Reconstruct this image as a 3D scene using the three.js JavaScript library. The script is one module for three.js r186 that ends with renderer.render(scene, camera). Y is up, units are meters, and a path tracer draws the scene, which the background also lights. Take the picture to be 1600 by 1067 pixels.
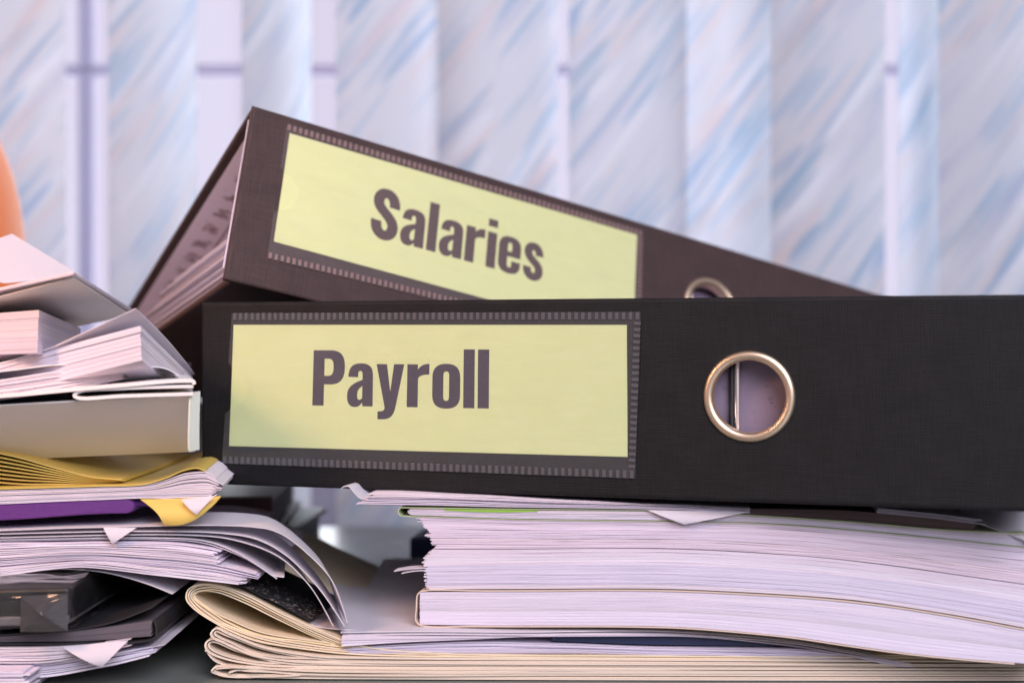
import * as THREE from 'three';
import { mergeGeometries, mergeVertices, toCreasedNormals } from 'three/addons/utils/BufferGeometryUtils.js';
import { RoundedBoxGeometry } from 'three/addons/geometries/RoundedBoxGeometry.js';
import { RectAreaLightUniformsLib } from 'three/addons/lights/RectAreaLightUniformsLib.js';
import { createNoise2D } from 'simplex-noise';

// ---------------------------------------------------------------- camera, light, exposure
const scene = new THREE.Scene();
scene.background = new THREE.Color().setRGB(0.10, 0.095, 0.115);
const camera = new THREE.PerspectiveCamera(27.26, 1600 / 1067, 0.02, 20);
camera.position.set(0, 0.127, 0);
camera.lookAt(0, 0.127, -1);
camera.focus = 0.545;
camera.userData.fStop = 6.0;
const renderer = new THREE.WebGLRenderer({ antialias: true });
renderer.toneMapping = THREE.LinearToneMapping;
renderer.toneMappingExposure = 1.5;
renderer.shadowMap.enabled = true;
RectAreaLightUniformsLib.init();
function area(color, intensity, w, h, p, target) {
  const l = new THREE.RectAreaLight(color, intensity, w, h);
  l.position.set(...p); l.lookAt(...target); scene.add(l); return l;
}
// added soft key light, source unseen, behind the camera on the right and high
const keyAt = [0.5, 0.98, 0.85], keyTo = [-0.02, 0.1, -0.55];
area(new THREE.Color().setRGB(0.97, 0.925, 1.06), 6.5, 1.1, 1.0, keyAt, keyTo);
// daylight coming in behind the blinds
const dayAt = [0.05, 0.42, -1.62];
area(new THREE.Color().setRGB(0.88, 0.95, 1.0), 3.1, 2.6, 1.7, [dayAt[0], dayAt[1], dayAt[2] + 0.01], [dayAt[0], dayAt[1], 0]);
// added warm light imitating flare tint, out of the frame on the left
const warmFillAt = [-0.31, 0.30, -0.32];
const warmFill = new THREE.PointLight(new THREE.Color().setRGB(1.0, 0.54, 0.34), 0.19, 0, 2);
warmFill.position.set(...warmFillAt); warmFill.shadow.radius = 2; warmFill.castShadow = true; scene.add(warmFill);

// ---------------------------------------------------------------- helpers
let seed = 20240611;
const rnd = () => { seed = (seed + 0x6d2b79f5) | 0; let t = Math.imul(seed ^ (seed >>> 15), 1 | seed); t = (t + Math.imul(t ^ (t >>> 7), 61 | t)) ^ t; return ((t ^ (t >>> 14)) >>> 0) / 4294967296; };
const rr = (a, b) => a + (b - a) * rnd();
const noise2 = createNoise2D(rnd);
const lerp = (a, b, t) => a + (b - a) * t;
const V = (x, y, z) => new THREE.Vector3(x, y, z);
const MM = 0.001;
const taken = {};
const numbered = (n) => { const k = (taken[n] = (taken[n] ?? -1) + 1); return k ? `${n}_${String(k).padStart(3, '0')}` : n; };
function thing(name, label, category, group, p = [0, 0, 0], ry = 0) {
  const g = new THREE.Group(); g.name = numbered(name); g.position.set(...p); g.rotation.y = ry;
  g.userData = { label, category }; if (group) g.userData.group = group;
  scene.add(g); return g;
}
function part(name, geo, mat, parent, opt = {}) {
  const m = new THREE.Mesh(geo, mat); m.name = name; m.castShadow = m.receiveShadow = true;
  if (opt.kind) m.userData.kind = opt.kind; if (opt.label) m.userData.label = opt.label;
  parent.add(m); return m;
}
function struct(name, geo, mat) { const m = part(name, geo, mat, scene); m.userData.kind = 'structure'; return m; }

// smooth curve through (x, y) points in millimetres, y as a function of x
function curveY(pts) {
  const n = pts.length, d = [], m = [];
  for (let i = 0; i < n - 1; i++) d.push((pts[i + 1][1] - pts[i][1]) / (pts[i + 1][0] - pts[i][0]));
  for (let i = 0; i < n; i++) m.push(i === 0 ? d[0] : i === n - 1 ? d[n - 2] : d[i - 1] * d[i] <= 0 ? 0 : 2 * d[i - 1] * d[i] / (d[i - 1] + d[i]));
  return (x) => {
    if (x <= pts[0][0]) return pts[0][1] + m[0] * (x - pts[0][0]);
    if (x >= pts[n - 1][0]) return pts[n - 1][1] + m[n - 1] * (x - pts[n - 1][0]);
    let i = 0; while (x > pts[i + 1][0]) i++;
    const h = pts[i + 1][0] - pts[i][0], t = (x - pts[i][0]) / h, t2 = t * t, t3 = t2 * t;
    return (2 * t3 - 3 * t2 + 1) * pts[i][1] + (t3 - 2 * t2 + t) * h * m[i] + (-2 * t3 + 3 * t2) * pts[i + 1][1] + (t3 - t2) * h * m[i + 1];
  };
}
// a mesh collector with flat or smooth quads; positions in millimetres
class Build {
  constructor() { this.p = []; this.c = []; this.u = []; this.i = []; }
  v(x, y, z, c, u, w) { this.p.push(x * MM, y * MM, z * MM); this.c.push(...c); this.u.push(u * MM, w * MM); return this.p.length / 3 - 1; }
  strip(a, b) { for (let k = 0; k + 1 < a.length; k++) this.i.push(a[k], b[k], a[k + 1], a[k + 1], b[k], b[k + 1]); }
  geo() {
    const g = new THREE.BufferGeometry();
    g.setAttribute('position', new THREE.Float32BufferAttribute(this.p, 3));
    g.setAttribute('color', new THREE.Float32BufferAttribute(this.c, 3));
    g.setAttribute('uv', new THREE.Float32BufferAttribute(this.u, 2));
    g.setIndex(this.i); g.computeVertexNormals(); return g;
  }
}
// one sheet whose lower and upper faces follow lo(x), hi(x) from x0 to x1, reaching back from zf to zf - depth
function addSheet(B, lo, hi, x0, x1, zf, depth, col, nx = 26, skewL = 0) {
  const rows = { lf: [], lb: [], hf: [], hb: [] }, ff = { l: [], h: [] };
  for (let k = 0; k <= nx; k++) {
    const x = lerp(x0, x1, k / nx), xb = x + skewL, a = lo(x), b = hi(x);
    rows.lf.push(B.v(x, a, zf, col, x, 0)); rows.lb.push(B.v(xb, a, zf - depth, col, x, depth));
    rows.hf.push(B.v(x, b, zf, col, x, 0)); rows.hb.push(B.v(xb, b, zf - depth, col, x, depth));
    ff.l.push(B.v(x, a, zf, col, x, a * 1.0)); ff.h.push(B.v(x, b, zf, col, x, b));
  }
  B.strip(rows.hf, rows.hb.map((q) => q)); B.strip(rows.lb, rows.lf); B.strip(ff.l, ff.h);
  for (const [x, f] of [[x0, 1], [x1, -1]]) {
    const a = lo(x), b = hi(x), q = [B.v(x, a, zf, col, 0, a), B.v(x, b, zf, col, 0, b), B.v(x + skewL, a, zf - depth, col, depth, a), B.v(x + skewL, b, zf - depth, col, depth, b)];
    f > 0 ? B.i.push(q[0], q[1], q[2], q[2], q[1], q[3]) : B.i.push(q[0], q[2], q[1], q[2], q[3], q[1]);
  }
}
// a stack of n sheets filling the space between two curves
function sheetStack(o) {
  const { bot, top, n, x0, x1, zf = 0, depth = 190, zj = 0.25, lj = 0.5, rj = 0.5, fill = 0.86, skew = 0, left = () => 0, right = () => 0, tints, bunch = 0.25, nx = 26, wave = 0 } = o;
  const B = new Build(), lo = curveY(bot), hi = curveY(top), w = [];
  for (let k = 0; k < n; k++) w.push(rr(0.75, 1.25) * (rnd() < bunch ? 1.7 : 1));
  const s = w.reduce((a, b) => a + b, 0); let acc = 0, zoff = 0, tone = 1;
  const tin = tints ?? [[1, 1, 1]];
  let cur = tin[0];
  for (let k = 0; k < n; k++) {
    const f0 = acc / s; acc += w[k]; const f1 = acc / s, fe = f0 + (f1 - f0) * (w[k] > 1.3 ? fill * 0.86 : fill);
    if (rnd() < 0.16) { cur = tin[Math.floor(rnd() * tin.length)]; zoff = rr(-zj, zj); tone = rr(0.94, 1.02); }
    const q = tone * rr(0.92, 1.02), col = cur.map((c) => c * q), ph = rr(0, 50), amp = wave * rr(0.2, 1);
    const wob = (x) => amp * noise2(x * 0.022 + ph, k * 0.37);
    addSheet(B, (x) => lerp(lo(x), hi(x), f0) + wob(x), (x) => lerp(lo(x), hi(x), fe) + wob(x), x0 + left((f0 + f1) / 2) + rr(-lj, lj), x1 + right((f0 + f1) / 2) + rr(-rj, rj), zf + zoff + rr(-zj, zj) * 0.6, depth, col, nx, skew);
  }
  return B.geo();
}
// a bent sheet: its profile in (x, y) millimetres with a thickness, reaching back in z
function ribbon(pts, t, zf, depth, { seg = 60, col = [1, 1, 1], skew = 0, lift = 0, zcurve = null } = {}) {
  const c = new THREE.CatmullRomCurve3(pts.map(([x, y]) => V(x, y, 0)), false, 'centripetal'), P = c.getPoints(seg), B = new Build();
  const nr = P.map((p, k) => { const a = P[Math.max(0, k - 1)], b = P[Math.min(seg, k + 1)], d = b.clone().sub(a).normalize(); return V(-d.y, d.x, 0); });
  const nz = 4, rowsA = [], rowsB = []; let len = 0; const L = P.map((p, k) => (len += k ? p.distanceTo(P[k - 1]) : 0));
  for (let j = 0; j <= nz; j++) {
    const f = j / nz, A = [], C = [];
    P.forEach((p, k) => {
      const z = zf - depth * f + (zcurve ? zcurve(k / seg, f) : 0), x = p.x + skew * f, y = p.y + lift * f;
      A.push(B.v(x + nr[k].x * t / 2, y + nr[k].y * t / 2, z, col, L[k], f * depth)); C.push(B.v(x - nr[k].x * t / 2, y - nr[k].y * t / 2, z, col, L[k], f * depth));
    });
    rowsA.push(A); rowsB.push(C);
  }
  for (let j = 0; j < nz; j++) { B.strip(rowsA[j], rowsA[j + 1]); B.strip(rowsB[j + 1], rowsB[j]); }
  const cap = (j, flip) => {
    const z0 = (row) => row.map((q) => B.v(B.p[q * 3] / MM, B.p[q * 3 + 1] / MM, B.p[q * 3 + 2] / MM, col, 0, 0));
    const a = z0(rowsA[j]), b = z0(rowsB[j]); flip ? B.strip(a, b) : B.strip(b, a);
  };
  cap(0, false); cap(nz, true);
  for (const e of [0, seg]) {
    const a = rowsA.map((r) => r[e]), b = rowsB.map((r) => r[e]), cp = (q) => B.v(B.p[q * 3] / MM, B.p[q * 3 + 1] / MM, B.p[q * 3 + 2] / MM, col, 0, 0);
    const a2 = a.map(cp), b2 = b.map(cp); e ? B.strip(a2, b2) : B.strip(b2, a2);
  }
  return B.geo();
}
// a thin sheet over any surface fn(u, v) -> [x, y, z] in millimetres
function patch(fn, nu, nv, t, col = [1, 1, 1]) {
  const B = new Build(), g = [];
  const at = (u, v) => V(...fn(u, v));
  for (let j = 0; j <= nv; j++) for (let k = 0; k <= nu; k++) {
    const u = k / nu, v = j / nv, e = 1e-3, p = at(u, v), du = at(Math.min(1, u + e), v).sub(at(Math.max(0, u - e), v)), dv = at(u, Math.min(1, v + e)).sub(at(u, Math.max(0, v - e)));
    const n = du.cross(dv); if (n.lengthSq() < 1e-16) n.set(0, 0, 1); n.normalize().multiplyScalar(t / 2); g.push([p.clone().add(n), p.clone().sub(n), u, v]);
  }
  const W = nu + 1, sc = 100, A = g.map(([p, q, u, v]) => B.v(p.x, p.y, p.z, col, u * sc, v * sc)), C = g.map(([p, q, u, v]) => B.v(q.x, q.y, q.z, col, u * sc, v * sc));
  const row = (S, j) => S.slice(j * W, j * W + W);
  for (let j = 0; j < nv; j++) { B.strip(row(A, j + 1), row(A, j)); B.strip(row(C, j), row(C, j + 1)); }
  const rim = []; for (let k = 0; k <= nu; k++) rim.push(k); for (let j = 1; j <= nv; j++) rim.push(j * W + nu); for (let k = nu - 1; k >= 0; k--) rim.push(nv * W + k); for (let j = nv - 1; j >= 0; j--) rim.push(j * W);
  const cp = (S) => rim.map((q) => { const s = S[q]; return B.v(B.p[s * 3] / MM, B.p[s * 3 + 1] / MM, B.p[s * 3 + 2] / MM, col, 0, 0); });
  B.strip(cp(A), cp(C)); return B.geo();
}
const quadPatch = (a, b, c, d, bend = 0) => (u, v) => [0, 1, 2].map((k) => lerp(lerp(a[k], b[k], u), lerp(d[k], c[k], u), v) + (k === 1 ? bend * Math.sin(Math.PI * u) * Math.sin(Math.PI * v) : 0));
// a block of sheets from its near top corner p, towards pl (left) and pb (back), t thick downwards
function cornerBlock(p, pl, pb, t, n, { jit = 0.4, tints = [[1, 1, 1]], fan = 0, gap = 0.86, ext = [1, 1] } = {}) {
  const P = V(...p), e1 = V(...pl).sub(P).multiplyScalar(ext[0]), e2 = V(...pb).sub(P).multiplyScalar(ext[1]), nn = e1.clone().cross(e2).normalize(); if (nn.y > 0) nn.negate();
  const B = new Build(); let tone = 1, cur = tints[0], off = 0;
  const a1 = e1.clone().normalize(), a2 = e2.clone().normalize();
  for (let k = 0; k < n; k++) {
    if (rnd() < 0.2) { tone = rr(0.94, 1.02); cur = tints[Math.floor(rnd() * tints.length)]; off = rr(-jit, jit); }
    const q = tone * rr(0.96, 1.01), col = cur.map((c) => c * q), s1 = off + rr(-jit, jit) * 0.5, s2 = off + rr(-jit, jit) * 0.5;
    const y0 = t * k / n, y1 = t * (k + gap) / n, c0 = P.clone().addScaledVector(a1, s1).addScaledVector(a2, s2 + fan * k / n);
    const cs = [c0, c0.clone().add(e1), c0.clone().add(e1).add(e2), c0.clone().add(e2)];
    const face = (a, b, c, d) => { const id = [a, b, c, d].map((w, m) => B.v(w.x, w.y, w.z, col, [0, 100, 100, 0][m], [0, 0, 100, 100][m])); B.i.push(id[0], id[1], id[2], id[0], id[2], id[3]); };
    const u = cs.map((w) => w.clone().addScaledVector(nn, y0)), l = cs.map((w) => w.clone().addScaledVector(nn, y1));
    face(u[0], u[3], u[2], u[1]); face(l[0], l[1], l[2], l[3]);
    for (let m = 0; m < 4; m++) face(u[m], u[(m + 1) % 4], l[(m + 1) % 4], l[m]);
  }
  return B.geo();
}
// textures
function canvasTex(w, h, draw, srgb = true) {
  const c = document.createElement('canvas'); c.width = w; c.height = h; draw(c.getContext('2d'), w, h);
  const t = new THREE.CanvasTexture(c); if (srgb) t.colorSpace = THREE.SRGBColorSpace; t.wrapS = t.wrapT = THREE.RepeatWrapping; t.anisotropy = 8; return t;
}
function dataTex(w, h, fn, srgb = false) {
  const a = new Uint8Array(w * h * 4);
  for (let y = 0; y < h; y++) for (let x = 0; x < w; x++) { const v = fn(x, y), k = (y * w + x) * 4; const q = Array.isArray(v) ? v : [v, v, v]; for (let m = 0; m < 3; m++) a[k + m] = Math.max(0, Math.min(255, q[m] * 255)); a[k + 3] = 255; }
  const t = new THREE.DataTexture(a, w, h); t.magFilter = THREE.LinearFilter; t.minFilter = THREE.LinearMipmapLinearFilter; t.generateMipmaps = true; t.wrapS = t.wrapT = THREE.RepeatWrapping; if (srgb) t.colorSpace = THREE.SRGBColorSpace; t.needsUpdate = true; return t;
}
const rep = (t, x, y) => { const c = t.clone(); c.repeat.set(x, y); c.needsUpdate = true; return c; };
const phys = (o) => { const { rgb, ...r } = o; const m = new THREE.MeshPhysicalMaterial(r); if (rgb) m.color.setRGB(...rgb); return m; };

// ---------------------------------------------------------------- materials
const paperGrain = dataTex(256, 256, (x, y) => 0.5 + 0.25 * noise2(x * 0.11, y * 0.11) + 0.25 * (rnd() - 0.5));
const M = {};
M.paper = phys({ rgb: [0.79, 0.745, 0.845], roughness: 0.82, vertexColors: true, bumpMap: rep(paperGrain, 40, 40), bumpScale: 0.00006, specularIntensity: 0.35 });
M.leaf = phys({ rgb: [0.82, 0.79, 0.85], roughness: 0.75, transmission: 0.3, thickness: 0, vertexColors: true, specularIntensity: 0.3 });
M.cream = phys({ rgb: [0.80, 0.69, 0.50], roughness: 0.85, vertexColors: true, bumpMap: rep(paperGrain, 40, 40), bumpScale: 0.0001, specularIntensity: 0.25 });
M.news = phys({ rgb: [0.74, 0.655, 0.55], roughness: 0.9, vertexColors: true, bumpMap: rep(paperGrain, 40, 40), bumpScale: 0.0001, specularIntensity: 0.2 });
M.card = phys({ rgb: [0.80, 0.77, 0.75], roughness: 0.5, vertexColors: true, clearcoat: 0.15, clearcoatRoughness: 0.4 });
M.yellow = phys({ rgb: [0.68, 0.50, 0.12], roughness: 0.55, vertexColors: true });
M.green = phys({ rgb: [0.25, 0.50, 0.06], roughness: 0.5, vertexColors: true });
M.paleGreen = phys({ rgb: [0.50, 0.58, 0.34], roughness: 0.5, vertexColors: true });
M.thinCard = phys({ rgb: [0.84, 0.79, 0.76], roughness: 0.6, transmission: 0.35, thickness: 0, vertexColors: true });
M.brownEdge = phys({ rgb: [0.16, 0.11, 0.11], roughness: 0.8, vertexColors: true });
M.navy = phys({ rgb: [0.012, 0.02, 0.07], roughness: 0.5, vertexColors: true });
M.darkcard = phys({ rgb: [0.02, 0.02, 0.024], roughness: 0.5, vertexColors: true });
const weave = dataTex(512, 512, (x, y) => 0.5 + 0.2 * Math.sin(x * Math.PI / 4) * 0.6 + 0.2 * Math.sin(y * Math.PI / 4) * 0.6 + 0.18 * noise2(x * 0.5, y * 0.012) + 0.18 * noise2(x * 0.012 + 40, y * 0.5) + 0.2 * (rnd() - 0.5));
const weaveCol = (dark, light) => dataTex(512, 512, (x, y) => {
  const v = 0.42 + 0.26 * noise2(x * 0.45, y * 0.008 + 9) + 0.26 * noise2(x * 0.008 + 70, y * 0.45) + 0.1 * noise2(x * 0.01, y * 0.01) + 0.25 * (rnd() - 0.5) + (rnd() > 0.9994 ? 0.9 : 0);
  const t = Math.max(0, Math.min(1, v)); return dark.map((c, k) => lerp(c, light[k], t));
}, true);
const cloth = (dark, light, sheenTint) => phys({ rgb: [1, 1, 1], map: rep(weaveCol(dark, light), 1 / 0.09, 1 / 0.09), bumpMap: rep(weave, 1 / 0.07, 1 / 0.07), bumpScale: 0.00012, roughness: 0.62, specularIntensity: 0.5, sheen: 0.25, sheenRoughness: 0.6, sheenColor: new THREE.Color().setRGB(...sheenTint) });
M.blackCloth = cloth([0.07, 0.07, 0.075], [0.14, 0.137, 0.142], [0.3, 0.27, 0.3]);
M.flareBrownCloth = cloth([0.225, 0.18, 0.178], [0.33, 0.262, 0.255], [0.8, 0.55, 0.45]);  // warm lens flare veil painted into the binder cloth colour
M.lining = phys({ rgb: [0.72, 0.64, 0.73], roughness: 0.8 });
M.brass = phys({ rgb: [0.84, 0.66, 0.48], metalness: 1, roughness: 0.4 });
M.steel = phys({ rgb: [0.82, 0.74, 0.72], metalness: 1, roughness: 0.38 });
M.film = phys({ rgb: [1, 1, 1], transmission: 0.96, thickness: 0, roughness: 0.12, ior: 1.45 });
M.rib = phys({ rgb: [0.10, 0.092, 0.10], roughness: 0.32, clearcoat: 0.5, clearcoatRoughness: 0.25 });
M.flareBrownRib = phys({ rgb: [0.24, 0.155, 0.145], roughness: 0.32, clearcoat: 0.5, clearcoatRoughness: 0.25 });  // ribs tinted brown with the same painted flare veil

// ---------------------------------------------------------------- measured paper profiles, millimetres (x across, y above the table)
const CURVES = {
looseTop: [[0.0,67.9],[20.2,68.2],[57.9,67.3],[118.5,65.8],[144.6,65.1]],
looseBot: [[0.0,63.5],[17.0,63.5],[58.9,63.4],[118.5,63.7],[144.6,62.9]],
brownTop: [[138.7,64.5],[176.3,64.6],[212.4,62.4],[225.6,61.0]],
brownBot: [[138.7,63.0],[186.0,60.8],[225.1,58.2]],
greenTop: [[16.0,63.0],[60.1,63.2],[108.9,63.5],[140.9,62.6],[186.0,60.5],[225.1,57.9],[245.8,57.4]],
greenBot: [[16.0,59.5],[67.5,58.9],[118.5,59.1],[145.1,59.1],[163.9,58.5],[202.8,55.9],[245.8,52.2]],
threeBot: [[21.5,47.0],[57.7,47.8],[118.5,49.2],[168.1,47.6],[200.5,44.7],[224.5,41.8],[250.3,38.6]],
reamBot: [[21.5,31.0],[72.4,32.5],[118.5,33.6],[156.4,32.8],[184.4,31.4],[224.5,26.5],[250.3,22.3]],
softBot: [[21.5,17.2],[40.3,17.4],[118.5,19.1],[163.2,16.8],[184.4,14.3],[214.2,11.2],[250.3,9.1]],
sheetB: [[-65.2,16.4],[-38.9,16.8],[0.0,16.6],[58.4,16.8],[104.6,13.2],[126.5,9.5],[150.8,5.2]],
sheetC: [[-64.4,11.5],[-43.8,12.9],[-9.7,14.4],[24.3,15.9],[58.4,15.9],[104.6,12.0],[126.5,8.6],[156.9,4.2]],
navyTop: [[15.1,14.9],[58.4,15.4],[85.1,13.9],[105.1,12.5]],
navyBot: [[15.1,12.7],[58.4,11.2],[103.4,10.8]],
lilacTop: [[-62.0,10.8],[-29.2,12.7],[-9.7,13.2],[14.6,12.5],[58.4,11.0],[104.6,10.5],[150.8,5.2]],
lilacBot: [[-62.0,8.1],[-24.3,8.3],[24.3,8.3],[58.4,7.4],[104.6,6.4],[150.8,4.7]],
creamA: [[216.4,6.4],[48.6,7.6],[-24.3,8.3],[-58.4,11.5],[-73.0,17.1],[-87.5,23.6],[-100.9,30.5],[-111.9,34.3],[-119.6,34.6],[-123.5,32.4],[-124.0,29.0],[-121.1,25.3],[-113.1,20.2],[-109.4,18.1],[-97.3,13.4],[-80.2,10.3],[-58.4,8.1],[0.0,7.1],[73.0,6.4],[218.9,5.4]],
newsB: [[209.1,5.4],[24.3,6.4],[-58.4,7.1],[-77.8,8.1],[-94.8,11.0],[-106.5,15.9],[-112.4,18.1],[-114.1,16.4],[-112.8,14.4],[-107.0,11.5],[-99.7,8.6],[-90.0,6.4],[-58.4,5.4],[218.9,4.4]],
newsC: [[209.1,3.7],[24.3,4.9],[-73.0,5.4],[-92.4,6.9],[-104.6,10.5],[-113.1,14.2],[-116.2,12.7],[-115.5,10.0],[-110.6,7.1],[-97.3,4.7],[-77.8,3.7],[24.3,3.2],[218.9,2.7]],
newsD: [[218.9,3.0],[24.3,2.7],[-77.8,3.2],[-97.3,3.7],[-109.4,4.4],[-114.8,8.1],[-116.2,10.3]],
newsE: [[218.9,1.3],[24.3,1.5],[-73.0,2.0],[-92.4,2.7],[-104.6,3.5],[-112.4,3.2],[-113.6,1.8],[-110.6,0.1],[-92.4,-0.7],[24.3,-1.2],[218.9,-1.4]],
newsF: [[218.9,0.1],[24.3,0.3],[-80.2,0.8],[-97.3,1.8],[-105.1,2.0],[-107.5,1.0],[-105.8,-0.2],[-97.3,-0.2],[-80.2,0.3]],
darkprint: [[-108.9,36.5],[-97.3,30.9],[-87.5,26.1],[-78.3,21.0]],
creamTopSheet: [[-85.6,21.7],[-73.0,17.8],[-62.0,16.8],[-48.6,16.4]],
droopA: [[-240.9,54.2],[-192.7,55.9],[-156.6,57.1],[-98.5,57.4],[-87.9,55.2],[-76.6,47.0],[-67.9,37.4],[-63.6,27.0],[-61.9,21.2]],
droopB: [[-240.9,52.6],[-192.7,54.5],[-132.5,55.5],[-108.4,54.7],[-96.4,52.6],[-85.5,46.8],[-73.5,35.0],[-65.0,22.9],[-63.1,19.8]],
droopC: [[-240.9,51.6],[-192.7,53.0],[-122.9,54.0],[-105.5,52.3],[-87.9,45.8],[-76.6,35.2],[-69.9,24.6],[-67.5,19.8]],
droopD: [[-240.9,51.1],[-192.7,52.1],[-132.5,52.8],[-115.9,51.6],[-105.5,48.0],[-96.4,42.7],[-88.9,37.4]],
droopE: [[-240.9,50.9],[-192.7,51.6],[-132.5,52.1],[-115.9,50.6],[-101.2,45.1],[-90.3,38.6],[-86.2,37.9]],
blockTop: [[-240.9,49.2],[-192.7,51.1],[-156.6,51.6],[-132.5,51.4],[-113.2,49.2],[-96.4,43.4]],
blockBot: [[-240.9,35.0],[-192.7,38.6],[-172.7,41.2],[-162.6,42.0],[-132.5,38.6],[-106.0,35.7],[-96.4,34.7]],
greySheet: [[-183.1,39.8],[-168.6,40.8],[-154.2,39.5],[-139.7,35.7],[-128.6,31.4]],
purTop: [[-240.9,64.1],[-192.7,65.6],[-145.5,67.0],[-131.1,65.1]],
purBot: [[-240.9,58.3],[-192.7,60.0],[-145.5,62.7],[-131.1,61.2]],
yelTop: [[-240.9,69.4],[-192.7,70.9],[-156.6,72.1],[-136.1,73.3],[-129.6,75.2],[-122.9,77.6],[-115.6,78.3],[-110.3,74.2]],
yelBot: [[-240.9,64.1],[-192.7,65.8],[-156.6,67.3],[-136.1,68.0],[-129.6,67.7],[-122.9,67.3],[-115.6,67.3],[-110.3,69.9]],
yelCover: [[-240.9,70.4],[-192.7,71.6],[-156.6,72.6],[-138.5,73.3],[-129.6,75.9],[-124.1,78.3],[-118.5,79.3],[-115.6,78.3]],
lowpapTop: [[-234.1,13.5],[-187.3,15.1],[-161.5,15.8],[-147.5,17.2],[-139.3,18.4]],
lowpapBot: [[-234.1,6.9],[-187.3,9.0],[-173.2,9.3],[-159.2,11.1],[-139.3,15.8]],
darkbookTop: [[-234.1,17.7],[-187.3,19.3],[-159.2,21.4],[-131.6,24.9]],
darkbookBot: [[-234.1,14.9],[-187.3,16.3],[-159.2,16.7],[-131.6,18.6]],
beigeTop: [[-234.1,108.5],[-187.3,113.2],[-163.9,116.5],[-142.8,117.6]],
beigeBot: [[-234.1,99.6],[-187.3,104.3],[-163.9,107.8],[-142.3,112.0]],
};
// ---------------------------------------------------------------- setting: table, window, outside light
const tableTone = dataTex(512, 512, (x, y) => { const v = 0.5 + 0.3 * noise2(x * 0.01, y * 0.01) + 0.2 * noise2(x * 0.05, y * 0.05); return [0.45 + 0.07 * v, 0.475 + 0.07 * v, 0.455 + 0.07 * v]; }, true);
const tableRough = dataTex(256, 256, (x, y) => 0.36 + 0.1 * noise2(x * 0.02, y * 0.02) + 0.06 * noise2(x * 0.15, y * 0.15));
{
  const g = new RoundedBoxGeometry(1.9, 0.03, 1.0, 3, 0.004); g.translate(0, -0.0165, -0.48);
  struct('table_top', g, phys({ map: rep(tableTone, 1, 1), roughness: 1, roughnessMap: tableRough, clearcoat: 0.3, clearcoatRoughness: 0.28 }));
}
{
  const sky = struct('sky', new THREE.PlaneGeometry(2.6, 1.7), new THREE.MeshStandardMaterial({ color: 0x000000, emissive: new THREE.Color().setRGB(0.82, 0.76, 0.96), emissiveIntensity: 0.6 }));
  sky.position.set(...dayAt);
  struct('wall', new THREE.BoxGeometry(2.8, 0.9, 0.06).translate(0, -0.415, -1.24), phys({ rgb: [0.34, 0.33, 0.42], roughness: 0.9 }));
  const win = new THREE.Group(); win.name = 'window'; win.userData = { kind: 'structure' }; win.position.set(0, 0, -1.34); scene.add(win);
  const fm = phys({ rgb: [0.47, 0.42, 0.55], roughness: 0.8 });
  const bar = (n, x, y, w, h) => { const g = new RoundedBoxGeometry(w, h, 0.008, 2, 0.003); g.translate(x, y, 0); part(n, g, fm, win); };
  for (const x of [-1.2, -0.785, -0.405, -0.03, 0.345, 0.72, 1.2]) bar('mullion', x, 0.42, 0.016, 1.7);
  for (const y of [-0.35, 0.03, 0.385, 0.72, 1.2]) bar('transom', 0, y, 2.4, 0.012);
  part('pane', new THREE.PlaneGeometry(2.4, 1.6).translate(0, 0.42, -0.005), phys({ rgb: [1, 1, 1], transmission: 1, roughness: 0.02, thickness: 0 }), win);
}
// ---------------------------------------------------------------- vertical blind
const streaks = canvasTex(1024, 2048, (c, w, h) => {
  c.fillStyle = 'rgb(209,210,216)'; c.fillRect(0, 0, w, h);
  const stroke = (col, x, y, len, wd, a) => {
    const ang = -0.93 + rr(-0.06, 0.06), dx = Math.cos(ang), dy = Math.sin(ang);
    for (const ox of [-w, 0, w]) for (const oy of [-h, 0, h]) {
      if (x + ox < -len || x + ox > w + len || y + oy < -len || y + oy > h + len) continue;
      c.save(); c.translate(x + ox, y + oy); c.rotate(ang); c.globalAlpha = a; c.fillStyle = col; c.beginPath();
      c.moveTo(-len / 2, 0); c.bezierCurveTo(-len / 4, -wd, len / 4, -wd * 0.8, len / 2, 0); c.bezierCurveTo(len / 4, wd * 0.8, -len / 4, wd * 0.5, -len / 2, 0); c.fill(); c.restore();
    }
  };
  for (let k = 0; k < 260; k++) stroke(['rgb(214,200,200)', 'rgb(224,224,228)', 'rgb(192,196,210)'][k % 3], rnd() * w, rnd() * h, rr(120, 420), rr(8, 30), 0.35);
  for (let k = 0; k < 420; k++) { const x = rnd() * w, y = rnd() * h; if (noise2(x * 0.004, y * 0.003) < -0.05) continue; stroke(['rgb(118,165,198)', 'rgb(136,172,200)', 'rgb(104,148,186)'][k % 3], x, y, rr(90, 360), rr(5, 20), rr(0.11, 0.29)); }
  for (let k = 0; k < 300; k++) stroke(['rgb(140,175,205)', 'rgb(218,208,206)'][k % 2], rnd() * w, rnd() * h, rr(50, 200), rr(2, 6), 0.28);
});
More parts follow.
